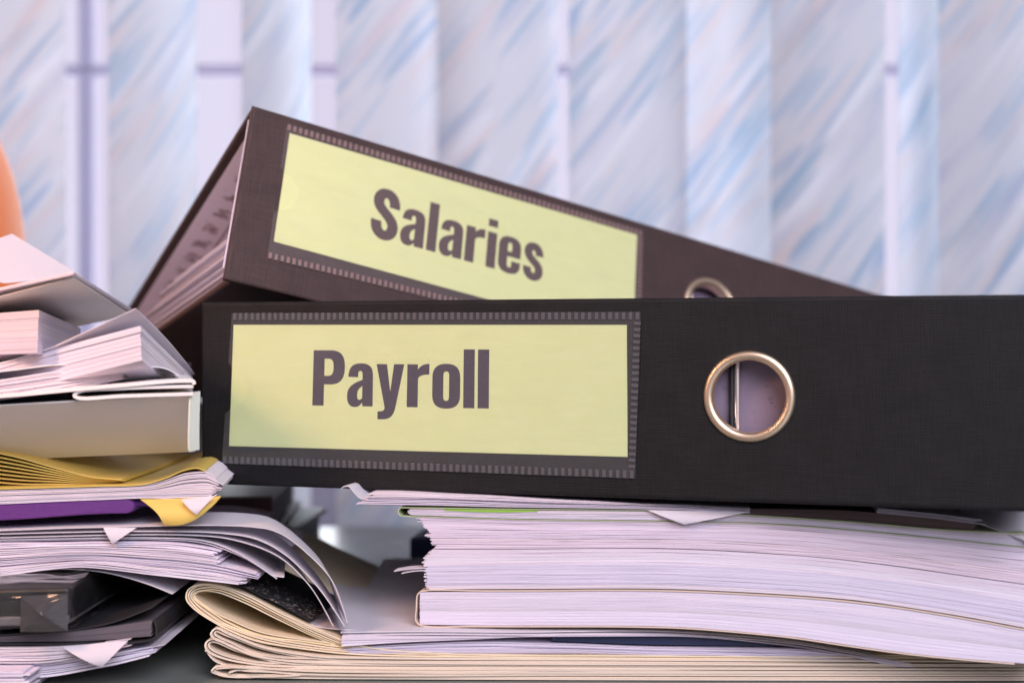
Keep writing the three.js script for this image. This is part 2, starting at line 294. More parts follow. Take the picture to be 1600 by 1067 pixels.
{
  const b = thing('vertical_blind', 'pale vertical blind with blue diagonal brush streaks hanging behind the binders', 'blind');
  // x of each slat's two edges (m), how far its left and right edge stand from the blind's plane (m)
  const S = [[-0.80, -0.72, 0.02, -0.02], [-0.69, -0.61, 0.02, -0.01], [-0.575, -0.50, 0.02, -0.02], [-0.452, -0.327, 0.0, 0.0], [-0.285, -0.239, 0.036, -0.036], [-0.190, -0.153, 0.038, -0.038], [-0.1275, -0.043, 0.010, -0.012], [-0.0535, 0.0335, 0.012, -0.012], [0.0415, 0.130, 0.0, -0.016], [0.118, 0.206, -0.030, -0.045], [0.186, 0.272, 0.020, 0.004], [0.288, 0.332, -0.018, -0.06], [0.308, 0.396, 0.014, -0.006], [0.390, 0.475, 0.01, -0.01], [0.47, 0.555, 0.01, -0.01], [0.55, 0.635, 0.01, -0.01], [0.63, 0.715, 0.01, -0.01]];
  const fab = phys({ rgb: [1, 1, 1], map: streaks, roughness: 0.95, transmission: 0.42, thickness: 0, specularIntensity: 0.2 });
  S.forEach(([xa, xb, za, zb], i) => {
    const W = Math.hypot(xb - xa, zb - za), dx = (xb - xa) / W, dz = (zb - za) / W, B = new Build(), R = [[], []], Fz = [[], []], n = 10, ou = (i * 0.37) % 1, ov = (i * 0.61) % 1;
    const g = new THREE.BufferGeometry(), p = [], uv = [], id = [];
    for (let j = 0; j <= 1; j++) for (let s = 0; s < 2; s++) for (let k = 0; k <= n; k++) {
      const t = k / n, bow = 0.006 * 4 * t * (1 - t), o = s ? -0.00025 : 0.00025;
      p.push(xa + dx * W * t - dz * (bow + o), j ? 0.95 : -0.32, -1.03 + za + dz * W * t + dx * (bow + o)); uv.push(ou + t * W / 0.36, ov + (j ? 1.27 : 0) / 0.72);
    }
    const at = (j, s, k) => (j * 2 + s) * (n + 1) + k;
    for (let k = 0; k < n; k++) for (const s of [0, 1]) { const q = [at(0, s, k), at(0, s, k + 1), at(1, s, k), at(1, s, k + 1)]; s ? id.push(q[0], q[2], q[1], q[1], q[2], q[3]) : id.push(q[0], q[1], q[2], q[1], q[3], q[2]); }
    for (const k of [0, n]) { const q = [at(0, 0, k), at(0, 1, k), at(1, 0, k), at(1, 1, k)]; id.push(q[0], q[2], q[1], q[1], q[2], q[3]); }
    g.setAttribute('position', new THREE.Float32BufferAttribute(p, 3)); g.setAttribute('uv', new THREE.Float32BufferAttribute(uv, 2)); g.setIndex(id); g.computeVertexNormals();
    part('slat', g, fab, b);
  });
  const rail = new RoundedBoxGeometry(1.7, 0.04, 0.05, 2, 0.005); rail.translate(-0.04, 0.968, -1.03); part('head_rail', rail, phys({ rgb: [0.75, 0.75, 0.75], roughness: 0.4 }), b);
}
// ---------------------------------------------------------------- lettering for the two spine labels
const glyphs = {
  P: [0.57, (c) => { c.rect(0, -1, 0.205, 1); c.moveTo(0.1, -1); c.lineTo(0.32, -1); c.bezierCurveTo(0.5, -1, 0.575, -0.9, 0.575, -0.7); c.bezierCurveTo(0.575, -0.49, 0.5, -0.385, 0.32, -0.385); c.lineTo(0.1, -0.385); c.closePath(); }, (c) => { c.moveTo(0.205, -0.85); c.lineTo(0.27, -0.85); c.bezierCurveTo(0.35, -0.85, 0.37, -0.8, 0.37, -0.695); c.bezierCurveTo(0.37, -0.59, 0.35, -0.54, 0.27, -0.54); c.lineTo(0.205, -0.54); c.closePath(); }],
  a: [0.46, (c) => { c.moveTo(0.46, 0); c.lineTo(0.28, 0); c.lineTo(0.27, -0.07); c.bezierCurveTo(0.23, 0.0, 0.19, 0.015, 0.14, 0.015); c.bezierCurveTo(0.04, 0.015, 0, -0.07, 0, -0.18); c.bezierCurveTo(0, -0.33, 0.07, -0.40, 0.27, -0.475); c.lineTo(0.27, -0.55); c.bezierCurveTo(0.27, -0.61, 0.26, -0.635, 0.23, -0.635); c.bezierCurveTo(0.20, -0.635, 0.19, -0.61, 0.19, -0.56); c.lineTo(0.19, -0.52); c.lineTo(0.015, -0.525); c.bezierCurveTo(0.02, -0.70, 0.09, -0.77, 0.24, -0.77); c.bezierCurveTo(0.40, -0.77, 0.455, -0.69, 0.455, -0.55); c.closePath(); }, (c) => { c.moveTo(0.27, -0.365); c.bezierCurveTo(0.20, -0.315, 0.18, -0.27, 0.18, -0.205); c.bezierCurveTo(0.18, -0.14, 0.195, -0.115, 0.22, -0.115); c.bezierCurveTo(0.24, -0.115, 0.26, -0.13, 0.27, -0.15); c.closePath(); }],
  y: [0.49, (c) => { c.moveTo(0, -0.76); c.lineTo(0.185, -0.76); c.lineTo(0.25, -0.27); c.lineTo(0.31, -0.76); c.lineTo(0.49, -0.76); c.lineTo(0.345, 0.02); c.bezierCurveTo(0.31, 0.18, 0.24, 0.225, 0.12, 0.225); c.lineTo(0.035, 0.225); c.lineTo(0.035, 0.085); c.bezierCurveTo(0.13, 0.085, 0.165, 0.07, 0.155, 0.0); c.closePath(); }],
  r: [0.385, (c) => { c.moveTo(0, -0.76); c.lineTo(0.185, -0.76); c.lineTo(0.185, -0.665); c.bezierCurveTo(0.23, -0.74, 0.3, -0.775, 0.385, -0.77); c.lineTo(0.385, -0.58); c.bezierCurveTo(0.29, -0.585, 0.2, -0.56, 0.19, -0.5); c.lineTo(0.19, 0); c.lineTo(0, 0); c.closePath(); }],
  o: [0.48, (c) => { c.moveTo(0.24, -0.775); c.bezierCurveTo(0.41, -0.775, 0.48, -0.69, 0.48, -0.53); c.lineTo(0.48, -0.23); c.bezierCurveTo(0.48, -0.07, 0.41, 0.015, 0.24, 0.015); c.bezierCurveTo(0.07, 0.015, 0, -0.07, 0, -0.23); c.lineTo(0, -0.53); c.bezierCurveTo(0, -0.69, 0.07, -0.775, 0.24, -0.775); c.closePath(); }, (c) => { c.moveTo(0.24, -0.64); c.bezierCurveTo(0.275, -0.64, 0.29, -0.615, 0.29, -0.56); c.lineTo(0.29, -0.2); c.bezierCurveTo(0.29, -0.145, 0.275, -0.12, 0.24, -0.12); c.bezierCurveTo(0.205, -0.12, 0.19, -0.145, 0.19, -0.2); c.lineTo(0.19, -0.56); c.bezierCurveTo(0.19, -0.615, 0.205, -0.64, 0.24, -0.64); c.closePath(); }],
  e: [0.46, (c) => { c.moveTo(0.23, -0.775); c.bezierCurveTo(0.40, -0.775, 0.46, -0.69, 0.46, -0.54); c.lineTo(0.46, -0.345); c.lineTo(0.185, -0.345); c.lineTo(0.185, -0.2); c.bezierCurveTo(0.185, -0.14, 0.2, -0.115, 0.23, -0.115); c.bezierCurveTo(0.265, -0.115, 0.275, -0.14, 0.275, -0.2); c.lineTo(0.275, -0.26); c.lineTo(0.46, -0.26); c.lineTo(0.46, -0.21); c.bezierCurveTo(0.46, -0.06, 0.39, 0.015, 0.23, 0.015); c.bezierCurveTo(0.07, 0.015, 0, -0.07, 0, -0.23); c.lineTo(0, -0.53); c.bezierCurveTo(0, -0.69, 0.07, -0.775, 0.23, -0.775); c.closePath(); }, (c) => { c.moveTo(0.185, -0.455); c.lineTo(0.185, -0.56); c.bezierCurveTo(0.185, -0.62, 0.2, -0.645, 0.23, -0.645); c.bezierCurveTo(0.26, -0.645, 0.275, -0.62, 0.275, -0.56); c.lineTo(0.275, -0.455); c.closePath(); }],
  l: [0.19, (c) => c.rect(0, -1.03, 0.19, 1.03)],
  i: [0.19, (c) => { c.rect(0, -0.76, 0.19, 0.76); c.rect(0, -1.04, 0.19, 0.16); }],
};
const strokes = {
  S: [0.52, 0.2, [[0.42, -0.66], [0.44, -1.02, 0.09, -1.02, 0.11, -0.74], [0.13, -0.54, 0.41, -0.48, 0.42, -0.25], [0.42, 0.02, 0.08, 0.02, 0.10, -0.34]]],
  s: [0.44, 0.165, [[0.34, -0.52], [0.34, -0.77, 0.09, -0.76, 0.10, -0.56], [0.12, -0.40, 0.34, -0.38, 0.345, -0.20], [0.345, 0.0, 0.08, 0.0, 0.09, -0.25]]],
};
function labelTex(word, paper, ink, W, H, tx, base, cap, width) {
  const w = 2048, h = Math.round(2048 * H / W), k = w / W;
  return canvasTex(w, h, (c) => {
    c.fillStyle = paper; c.fillRect(0, 0, w, h);
    for (let q = 0; q < 900; q++) { c.globalAlpha = rr(0.008, 0.025); c.fillStyle = rnd() < 0.5 ? 'rgb(190,180,110)' : 'rgb(255,252,215)'; c.beginPath(); c.ellipse(rnd() * w, rnd() * h, rr(5, 110), rr(2, 30), rr(-0.2, 0.2), 0, 7); c.fill(); }
    for (let q = 0; q < 26; q++) { c.globalAlpha = rr(0.1, 0.4); c.fillStyle = 'rgb(150,135,80)'; c.beginPath(); c.ellipse(rnd() * w, rnd() * h, rr(0.8, 3), rr(0.8, 3), 0, 0, 7); c.fill(); }
    c.globalAlpha = 1;
    const nat = [...word].reduce((s, ch) => s + (glyphs[ch] ?? strokes[ch])[0] + 0.055, -0.055), sx = width / (nat * cap);
    c.save(); c.translate(tx * k, base * k); c.scale(cap * k * sx, cap * k); c.fillStyle = c.strokeStyle = ink;
    for (const ch of word) {
      if (glyphs[ch]) {
        c.fillStyle = ink; c.beginPath(); glyphs[ch][1](c); c.fill();
        if (glyphs[ch][2]) { c.fillStyle = paper; c.beginPath(); glyphs[ch][2](c); c.fill(); }
        c.translate(glyphs[ch][0] + 0.055, 0);
      } else {
        const [adv, lw, P] = strokes[ch]; c.lineWidth = lw; c.lineCap = 'butt'; c.beginPath(); c.moveTo(...P[0]); for (const q of P.slice(1)) c.bezierCurveTo(...q); c.stroke(); c.translate(adv + 0.055, 0);
      }
    }
    c.restore();
    for (let q = 0; q < 5200; q++) { c.globalAlpha = rr(0.02, 0.12); c.fillStyle = rnd() < 0.65 ? paper : 'rgb(40,34,40)'; const s = rr(0.8, 3.2); c.fillRect(tx * k + rnd() * width * k, (base - cap * 1.05 + rnd() * cap * 1.06) * k, s, s * rr(0.5, 3)); }
    for (let q = 0; q < 7; q++) { c.globalAlpha = 0.35; c.fillStyle = 'rgb(246,243,220)'; c.fillRect(rnd() * w, rnd() * h, rr(2, 9), rr(1, 4)); }
    c.globalAlpha = 1;
  });
}
// ---------------------------------------------------------------- binders: x along the spine, y 0 at the spine's top edge, z out of the spine
function makeBinder(root, o) {
  const { len, H, D, top, bot, clothMat, ribMat, ring, pocket, label, tex, leftBottom = 0 } = o, T = 3;
  const mmShape = (pts) => { const s = new THREE.Shape(); pts.forEach(([x, y], k) => (k ? s.lineTo(x * MM, y * MM) : s.moveTo(x * MM, y * MM))); s.closePath(); return s; };
  // spine with its finger hole
  const r = 1.6, s = mmShape([[r, -r], [len - r, -r], [len - r, -H + r], [leftBottom + r, -H + r]]);
  const hole = new THREE.Path(); hole.absarc(ring[0] * MM, ring[1] * MM, 14.6 * MM, 0, Math.PI * 2, true); s.holes.push(hole);
  const sp = new THREE.ExtrudeGeometry(s, { depth: (T - 2 * r * 0.6) * MM, bevelEnabled: true, bevelThickness: r * 0.6 * MM, bevelSize: r * MM, bevelSegments: 7, curveSegments: 48 });
  sp.translate(0, 0, -(T - r * 0.6) * MM);
  part('spine', sp, clothMat, root);
  // covers hinged along the spine's long edges
  const cover = (y, deg, t, nm) => {
    const g = new RoundedBoxGeometry(len * MM, t * MM, D * MM, 3, 1.2 * MM); g.translate(len / 2 * MM, 0, -D / 2 * MM); fixUV(g);
    g.rotateX(deg * Math.PI / 180); g.translate(0, y * MM, -T * MM * 0.6); return part(nm, g, clothMat, root);
  };
  const t1 = cover(-1.75, top, 3.4, 'cover'), t2 = cover(-H + 1.75, bot, 3.4, 'cover');
  // paper lining inside each cover
  const lin = (y, deg, mat, parent, off) => {
    const g = new THREE.BoxGeometry((len - 8) * MM, 0.3 * MM, (D - 6) * MM); g.translate(len / 2 * MM, off * MM, -(D / 2 + 1) * MM); 
    const p = g.attributes.position, uv = g.attributes.uv; for (let k = 0; k < p.count; k++) uv.setXY(k, p.getX(k), -p.getZ(k));
    g.rotateX(deg * Math.PI / 180); g.translate(0, y * MM, -T * MM * 0.6); part('lining', g, mat, parent);
  };
  lin(-1.75, top, o.liningMat ?? M.lining, t1, -1.9); lin(-H + 1.75, bot, M.lining, t2, 1.9);
  // edge strip of lining paper showing behind the spine's short end
  const es = new THREE.BoxGeometry((len - 2) * MM, (H - 9) * MM, 0.6 * MM); es.translate((len / 2 - 0.4) * MM, -H / 2 * MM, -(T + 0.5) * MM);
  const hs = mmShape([[-0.3, -6], [len - 2, -6], [len - 2, -H + 6], [leftBottom - 0.3, -H + 6]]); const hh = new THREE.Path(); hh.absarc(ring[0] * MM, ring[1] * MM, 15 * MM, 0, Math.PI * 2, true); hs.holes.push(hh);
  const hg = new THREE.ExtrudeGeometry(hs, { depth: 0.5 * MM, bevelEnabled: false, curveSegments: 32 }); hg.translate(0, 0, -(T + 0.6) * MM); part('spine_lining', hg, M.lining, root);
  // finger ring with its sleeve
  const prof = []; for (let k = 0; k <= 16; k++) { const a = k / 16 * Math.PI; prof.push(new THREE.Vector2((15.0 - Math.cos(a) * 1.75) * MM, Math.sin(a) * 1.5 * MM)); }
  prof.unshift(new THREE.Vector2(13.25 * MM, -4.2 * MM));
  prof.unshift(new THREE.Vector2(13.6 * MM, -4.2 * MM), ); prof.push(new THREE.Vector2(16.75 * MM, -0.4 * MM));
  const rg = new THREE.LatheGeometry(prof, 72); rg.rotateX(Math.PI / 2); rg.translate(ring[0] * MM, ring[1] * MM, 0.1 * MM); part('finger_ring', rg, M.brass, root);
  // the mechanism seen through the hole
  const pl = new THREE.BoxGeometry(74 * MM, (H - 22) * MM, 1 * MM); pl.translate(ring[0] * MM, ring[1] * MM, -11 * MM); part('mechanism_plate', pl, o.plateMat, root);
  const bars = [[-5.6, 1.25, 'lever_rod', M.steel], [-7.6, 0.9, 'dark_bar', M.darkcard]];  // second entry is a thin dark bar beside the rod
  for (const [dx, rad, nm, mt] of bars) { const g = new THREE.CylinderGeometry(rad * MM, rad * MM, (H - 20) * MM, 20); g.translate((ring[0] + dx) * MM, ring[1] * MM, -8.6 * MM); part(nm, g, mt, root); }
  // label paper
  const [a, b, c, d] = label, lg = new THREE.BufferGeometry(), P = [], U = [], I = [], N = 12;
  for (let j = 0; j <= N; j++) for (let i = 0; i <= N; i++) {
    const u = i / N, v = j / N; P.push(lerp(lerp(a[0], b[0], u), lerp(d[0], c[0], u), v) * MM, lerp(lerp(a[1], b[1], u), lerp(d[1], c[1], u), v) * MM, (0.25 + 0.12 * noise2(u * 2.3 + H, v * 1.4)) * MM); U.push(u, 1 - v);
    if (i < N && j < N) { const q = j * (N + 1) + i; I.push(q, q + N + 1, q + 1, q + 1, q + N + 1, q + N + 2); }
  }
  lg.setAttribute('position', new THREE.Float32BufferAttribute(P, 3)); lg.setAttribute('uv', new THREE.Float32BufferAttribute(U, 2)); lg.setIndex(I); lg.computeVertexNormals();
  part('label', lg, phys({ map: tex, roughness: 0.6, specularIntensity: 0.4 }), root, { label: o.labelText });
  // clear pocket with a thumb notch at its open left end
  const [pa, pb, pc, pd] = pocket, ps = new THREE.Shape(), at = (p) => [p[0] * MM, p[1] * MM], ln = (f) => [lerp(pa[0], pd[0], f), lerp(pa[1], pd[1], f)];
  ps.moveTo(...at(pa)); ps.lineTo(...at(pb)); ps.lineTo(...at(pc)); ps.lineTo(...at(pd)); ps.lineTo(...at(ln(0.67))); ps.lineTo(...at([ln(0.64)[0] + 2.2, ln(0.64)[1]]));
  const m0 = ln(0.64), m1 = ln(0.36), mid = ln(0.5); ps.bezierCurveTo((m0[0] + 12) * MM, (m0[1] + 3) * MM, (m1[0] + 12) * MM, (m1[1] - 3) * MM, (m1[0] + 2.2) * MM, m1[1] * MM); ps.lineTo(...at(ln(0.33)));
  const pg = new THREE.ShapeGeometry(ps, 16); pg.translate(0, 0, 0.62 * MM); const pk = part('label_pocket', pg, M.film, root);
  const seam = (p, q, inward, n, lenT) => {
    const G = []; const dir = V(q[0] - p[0], q[1] - p[1], 0), L = dir.length(); dir.normalize(); const ang = Math.atan2(dir.y, dir.x);
    for (let k = 0; k < n; k++) {
      const g = new RoundedBoxGeometry(L / n * 0.52 * MM, lenT * rr(0.94, 1.04) * MM, 0.9 * MM, 1, 0.2 * MM); const f = (k + 0.5) / n;
      g.translate(0, inward * lenT / 2 * MM, 0); g.rotateZ(ang + rr(-0.02, 0.02)); g.translate(lerp(p[0], q[0], f) * MM, lerp(p[1], q[1], f) * MM, (0.45 + rr(-0.08, 0.08)) * MM); G.push(g);
    }
    return mergeGeometries(G.map((g) => g.index ? g.toNonIndexed() : g));
  };
  const nT = Math.round((pb[0] - pa[0]) / 2.62), nS = Math.round((pb[1] - pc[1]) / 2.62);
  part('welded_seam', seam(pa, pb, -1, nT, 2.9), ribMat, root, { kind: 'stuff' });
  part('welded_seam', seam(pd, pc, 1, nT, 2.9), ribMat, root, { kind: 'stuff' });
  part('welded_seam', seam([pb[0], pb[1] - 3.2], [pc[0], pc[1] + 3.2], -1, nS, 2.6), ribMat, root, { kind: 'stuff' });
}
function fixUV(g) { const p = g.attributes.position, n = g.attributes.normal, uv = g.attributes.uv; for (let k = 0; k < p.count; k++) { const ax = Math.abs(n.getX(k)), ay = Math.abs(n.getY(k)), az = Math.abs(n.getZ(k)); if (ay >= ax && ay >= az) uv.setXY(k, p.getX(k), p.getZ(k)); else if (ax >= az) uv.setXY(k, p.getZ(k), p.getY(k)); else uv.setXY(k, p.getX(k), p.getY(k)); } }
const plateTex = canvasTex(256, 256, (c, w, h) => { c.fillStyle = 'rgb(136,122,142)'; c.fillRect(0, 0, w, h); for (let k = 0; k < 60; k++) { c.globalAlpha = rr(0.15, 0.6); c.fillStyle = 'rgb(95,88,112)'; c.beginPath(); c.ellipse(rnd() * w, rnd() * h, rr(1, 6), rr(1, 4), rnd() * 3, 0, 7); c.fill(); } });
const liningTex = canvasTex(1024, 1024, (c, w, h) => {  // 345 x 260 mm of printed lining paper
  c.fillStyle = 'rgb(242,230,242)'; c.fillRect(0, 0, w, h);
  c.strokeStyle = 'rgb(150,128,140)'; c.lineWidth = 3; for (const x of [62, 100]) { c.beginPath(); c.moveTo(x, 0); c.lineTo(x, h); c.stroke(); }
  for (let y = 18; y < h; y += 58) for (let q = 0; q < 9; q++) { c.globalAlpha = rr(0.2, 0.6); c.fillStyle = 'rgb(140,116,122)'; c.beginPath(); c.ellipse(42 + rr(-10, 10), y + rr(-12, 12), rr(2, 7), rr(3, 10), rr(-0.8, 0.8), 0, 7); c.fill(); }
  for (let q = 0; q < 240; q++) { c.globalAlpha = rr(0.1, 0.4); c.fillStyle = 'rgb(120,100,108)'; c.beginPath(); c.ellipse(rnd() * w, rnd() * h, rr(1, 4), rr(1, 4), 0, 0, 7); c.fill(); }
});
liningTex.repeat.set(1 / 0.345, 1 / 0.26);
const plateMat = phys({ map: plateTex, roughness: 0.45 });
{
  const lower = thing('ring_binder', 'black cloth binder with yellow spine label reading Payroll, lying on the papers', 'binder', 'two lever arch binders', [-0.12835, 0.1432, -0.58099], -0.30181);
  makeBinder(lower, { len: 330, H: 75, D: 255, top: -15.3, bot: 0, clothMat: M.blackCloth, ribMat: M.rib, plateMat, ring: [225.2, -36.3], pocket: [[14.4, -4.6], [185, -5.2], [182.8, -67.4], [9.8, -66.2]], label: [[15, -9.4], [179.6, -10], [179.9, -59.4], [13, -59]],
    tex: labelTex('Payroll', 'rgb(203,213,156)', 'rgb(64,57,69)', 165.8, 49.6, 36.6, 32.4, 22.2, 74.6), labelText: 'pale yellow spine label reading Payroll' });
  const upper = thing('ring_binder', 'dark brown binder with yellow spine label reading Salaries, tilted on the black binder', 'binder', 'two lever arch binders', [-0.1124, 0.22951, -0.61001]);
  upper.rotation.set(-0.363487, 0.5088, -0.0438);
  makeBinder(upper, { len: 372, H: 83.5, D: 258, top: -8, bot: 8.2, leftBottom: -3, clothMat: M.flareBrownCloth, ribMat: M.flareBrownRib, plateMat, ring: [244.5, -37], pocket: [[15.9, -4.6], [203, -5], [202, -68.5], [13.9, -70]], label: [[17.8, -8.5], [199.8, -7.9], [198, -63.5], [16.1, -61.5]],
    liningMat: phys({ map: liningTex, roughness: 0.8 }), tex: labelTex('Salaries', 'rgb(214,220,160)', 'rgb(84,66,66)', 182, 54, 42.2, 38.2, 23.6, 88.4), labelText: 'pale yellow spine label reading Salaries' });
  // the sheets filed in the tilted binder
  const B = new Build(); for (let k = 0; k < 24; k++) { const q = rr(0.93, 1.02), y = -80 + k * 0.95; addSheet(B, () => 0, () => 0.6, 2.5 + rr(0, 3.5), 300, 0, 215 - k * 5, [q, q, q], 2); const c = B.p.length / 3; for (let v = c - 26; v < c; v++) { B.p[v * 3 + 1] += (y + 4) * MM; const d = -B.p[v * 3 + 2]; B.p[v * 3 + 1] += d * 0.15; B.p[v * 3 + 2] -= 14 * MM; } }
  part('filed_sheets', B.geo(), M.paper, upper, { kind: 'stuff' });
  const B2 = new Build(); for (let k = 0; k < 14; k++) { const q = rr(0.93, 1.02); addSheet(B2, () => -70 + k * 0.9, () => -69.4 + k * 0.9, 6 + rr(0, 3), 300, -15, 180, [q, q, q], 2); }
  part('filed_sheets', B2.geo(), M.paper, lower, { kind: 'stuff' });
}
// ---------------------------------------------------------------- right-hand pile under the black binder
const lilacTints = [[1, 1, 1], [0.94, 0.94, 1.0], [1.0, 0.98, 0.95], [0.95, 0.92, 0.93], [0.90, 0.88, 0.93], [1.0, 0.96, 0.91]], pinkTints = [[0.98, 0.90, 0.92], [0.93, 0.86, 0.92], [0.97, 0.92, 0.95], [0.99, 0.93, 0.89]];
const bookP = [-0.05956364, 0, -0.546], bookR = -0.13748175193920123;
const inBook = (name, label, category, group) => thing(name, label, category, group, bookP, bookR);
{
  const K = CURVES, lift = (c, d) => c.map(([x, y]) => [x, y + d]);
  let t = inBook('paper_pile', 'thin sheaf of loose white sheets directly under the black binder', 'papers');
  part('sheet_block', sheetStack({ bot: K.looseBot, top: K.looseTop, n: 11, x0: 1, x1: 150, left: (f) => 5 * f - 1, lj: 1.6, zj: 1.6, depth: 180, tints: lilacTints, wave: 0.25, fill: 0.7 }), M.paper, t, { kind: 'stuff' });
  part('curled_sheet', ribbon([[-7.6, 69.6], [-6.2, 70.6], [-4.3, 70.3], [-2.4, 68.2], [0, 66.0], [3, 65.4], [12, 66.6], [40, 66.9]], 0.25, -2, 60, { skew: 4 }), M.leaf, t);
  part('hanging_corner', patch((u, v) => { const b = [lerp(111.5, 150, u), lerp(63.6, 63.6, u)], tip = [125.5, 58.6]; return [lerp(b[0], tip[0], v), lerp(b[1], tip[1], v), 1.2 + 1.4 * Math.sin(v * 2.2)]; }, 10, 8, 0.2), M.leaf, t);
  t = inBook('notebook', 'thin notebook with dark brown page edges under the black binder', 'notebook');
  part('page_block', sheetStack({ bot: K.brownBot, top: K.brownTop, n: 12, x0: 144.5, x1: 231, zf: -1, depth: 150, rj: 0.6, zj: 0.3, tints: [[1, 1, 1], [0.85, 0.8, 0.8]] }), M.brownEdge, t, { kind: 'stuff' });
  t = inBook('paper_sheaf', 'few lilac sheets fanned above the brown notebook', 'papers');
  part('sheet_block', sheetStack({ bot: lift(K.brownTop, 0.25), top: lift(K.brownTop, 2.2), n: 5, x0: 196, x1: 233, zf: 1.5, depth: 120, rj: 2, zj: 0.8, wave: 0.2, fill: 0.5, tints: lilacTints }), M.paper, t, { kind: 'stuff' });
  t = inBook('blank_sheet', 'white sheet sticking out past the end of the green booklet', 'paper');
  part('sheet', patch(quadPatch([226, 62.6, -6], [258, 51.5, 6], [300, 58, -70], [240, 66, -60], 1), 10, 8, 0.25), M.leaf, t);
  t = inBook('booklet', 'white booklet in a green cover below the loose sheets', 'booklet');
  part('page_block', sheetStack({ bot: lift(K.greenBot, 0.5), top: lift(K.greenTop, -0.5), n: 16, x0: 18, x1: 250, left: (f) => 3 - 6 * f * (1 - f), lj: 0.4, zj: 0.4, tints: lilacTints, wave: 0.12, fill: 0.82 }), M.paper, t, { kind: 'stuff' });
  const gb = new Build(), gt = curveY(K.greenTop), gl = curveY(K.greenBot);
  addSheet(gb, (x) => gt(x) - 0.28, gt, 16.6, 249, 0.5, 190, [1, 1, 1], 40); part('cover', gb.geo(), M.paleGreen, t);
  { const q = new Build(); addSheet(q, (x) => gt(x) - 1.0 - 0.5 * Math.sin((x - 34) / 36 * Math.PI), (x) => gt(x) - 0.5, 34, 70, 0.35, 120, [1, 1, 1], 24); part('inner_cover', q.geo(), M.green, t, { label: 'bright green inside of the cover' }); }
  const gc = new Build(); addSheet(gc, gl, (x) => gl(x) + 0.22, 16.6, 249, 0.5, 190, [1, 1, 1], 40); part('cover', gc.geo(), M.paleGreen, t);
  part('cover_fold', ribbon([[16.8, gt(17) - 0.2], [16.0, gt(17) - 0.9], [15.9, gl(17) + 1.2], [16.8, gl(17) + 0.3]], 0.3, 0.5, 190), M.paleGreen, t);

  t = inBook('page_stack', 'rough stack of pinkish page edges with a torn ragged left end', 'papers');
  const rag = (f) => 6.5 * Math.pow(1 - Math.min(1, f), 0.7) + 1.4 * noise2(f * 9, 3.3);
  part('page_block', sheetStack({ bot: K.threeBot, top: lift(K.greenBot, -0.05), n: 44, x0: 23.5, x1: 256, left: (f) => rag(f) , lj: 0.7, zj: 0.2, tints: pinkTints, wave: 0.17, fill: 0.93, bunch: 0.14 }), M.paper, t, { kind: 'stuff' });
  t = inBook('page_stack', 'thickest stack of white sheets in the middle of the pile under the black binder', 'papers');
  part('page_block', sheetStack({ bot: lift(K.reamBot, 0.4), top: lift(K.threeBot, -0.35), n: 60, x0: 26.5, x1: 258, left: (f) => 1.0 * noise2(f * 7, 8.8) + (f > 0.86 ? (f - 0.86) * 18 : 0), lj: 0.8, zj: 0.16, tints: lilacTints, wave: 0.1, fill: 0.95, bunch: 0.1 }), M.paper, t, { kind: 'stuff' });
  part('stray_leaf', ribbon([[14, 38.2], [20, 39.2], [30, 39.8]], 0.3, 0, 7), M.leaf, t); part('stray_leaf', ribbon([[17, 37.4], [22, 38.4], [30, 38.9]], 0.3, 0, 7), M.leaf, t);
  t = inBook('paperback_book', 'thick white softcover book with tan cover edge at the bottom of the binder pile', 'book');
  part('page_block', sheetStack({ bot: lift(K.softBot, 0.7), top: lift(K.reamBot, -0.7), n: 70, x0: 24.2, x1: 260, lj: 0.15, zj: 0.12, tints: [[1, 0.99, 0.99], [0.98, 0.97, 1.0]], wave: 0.06, fill: 0.93, bunch: 0.06 }), M.paper, t, { kind: 'stuff' });
  const yb = curveY(K.softBot), ya = curveY(K.reamBot), Mtan = phys({ rgb: [0.70, 0.57, 0.47], roughness: 0.6, vertexColors: true });
  const lowx = [], hix = []; for (let x = 250; x >= 25; x -= 25) hix.push([x, ya(x) - 0.35]); for (let x = 25; x <= 260; x += 20) lowx.push([x, yb(x) + 0.3]);
  part('cover', ribbon([...hix, [23.4, ya(24) - 1.6], [22.9, (ya(24) + yb(24)) / 2], [22.8, yb(24) + 2], ...lowx], 0.45, 0.35, 190, { seg: 120 }), Mtan, t);
}
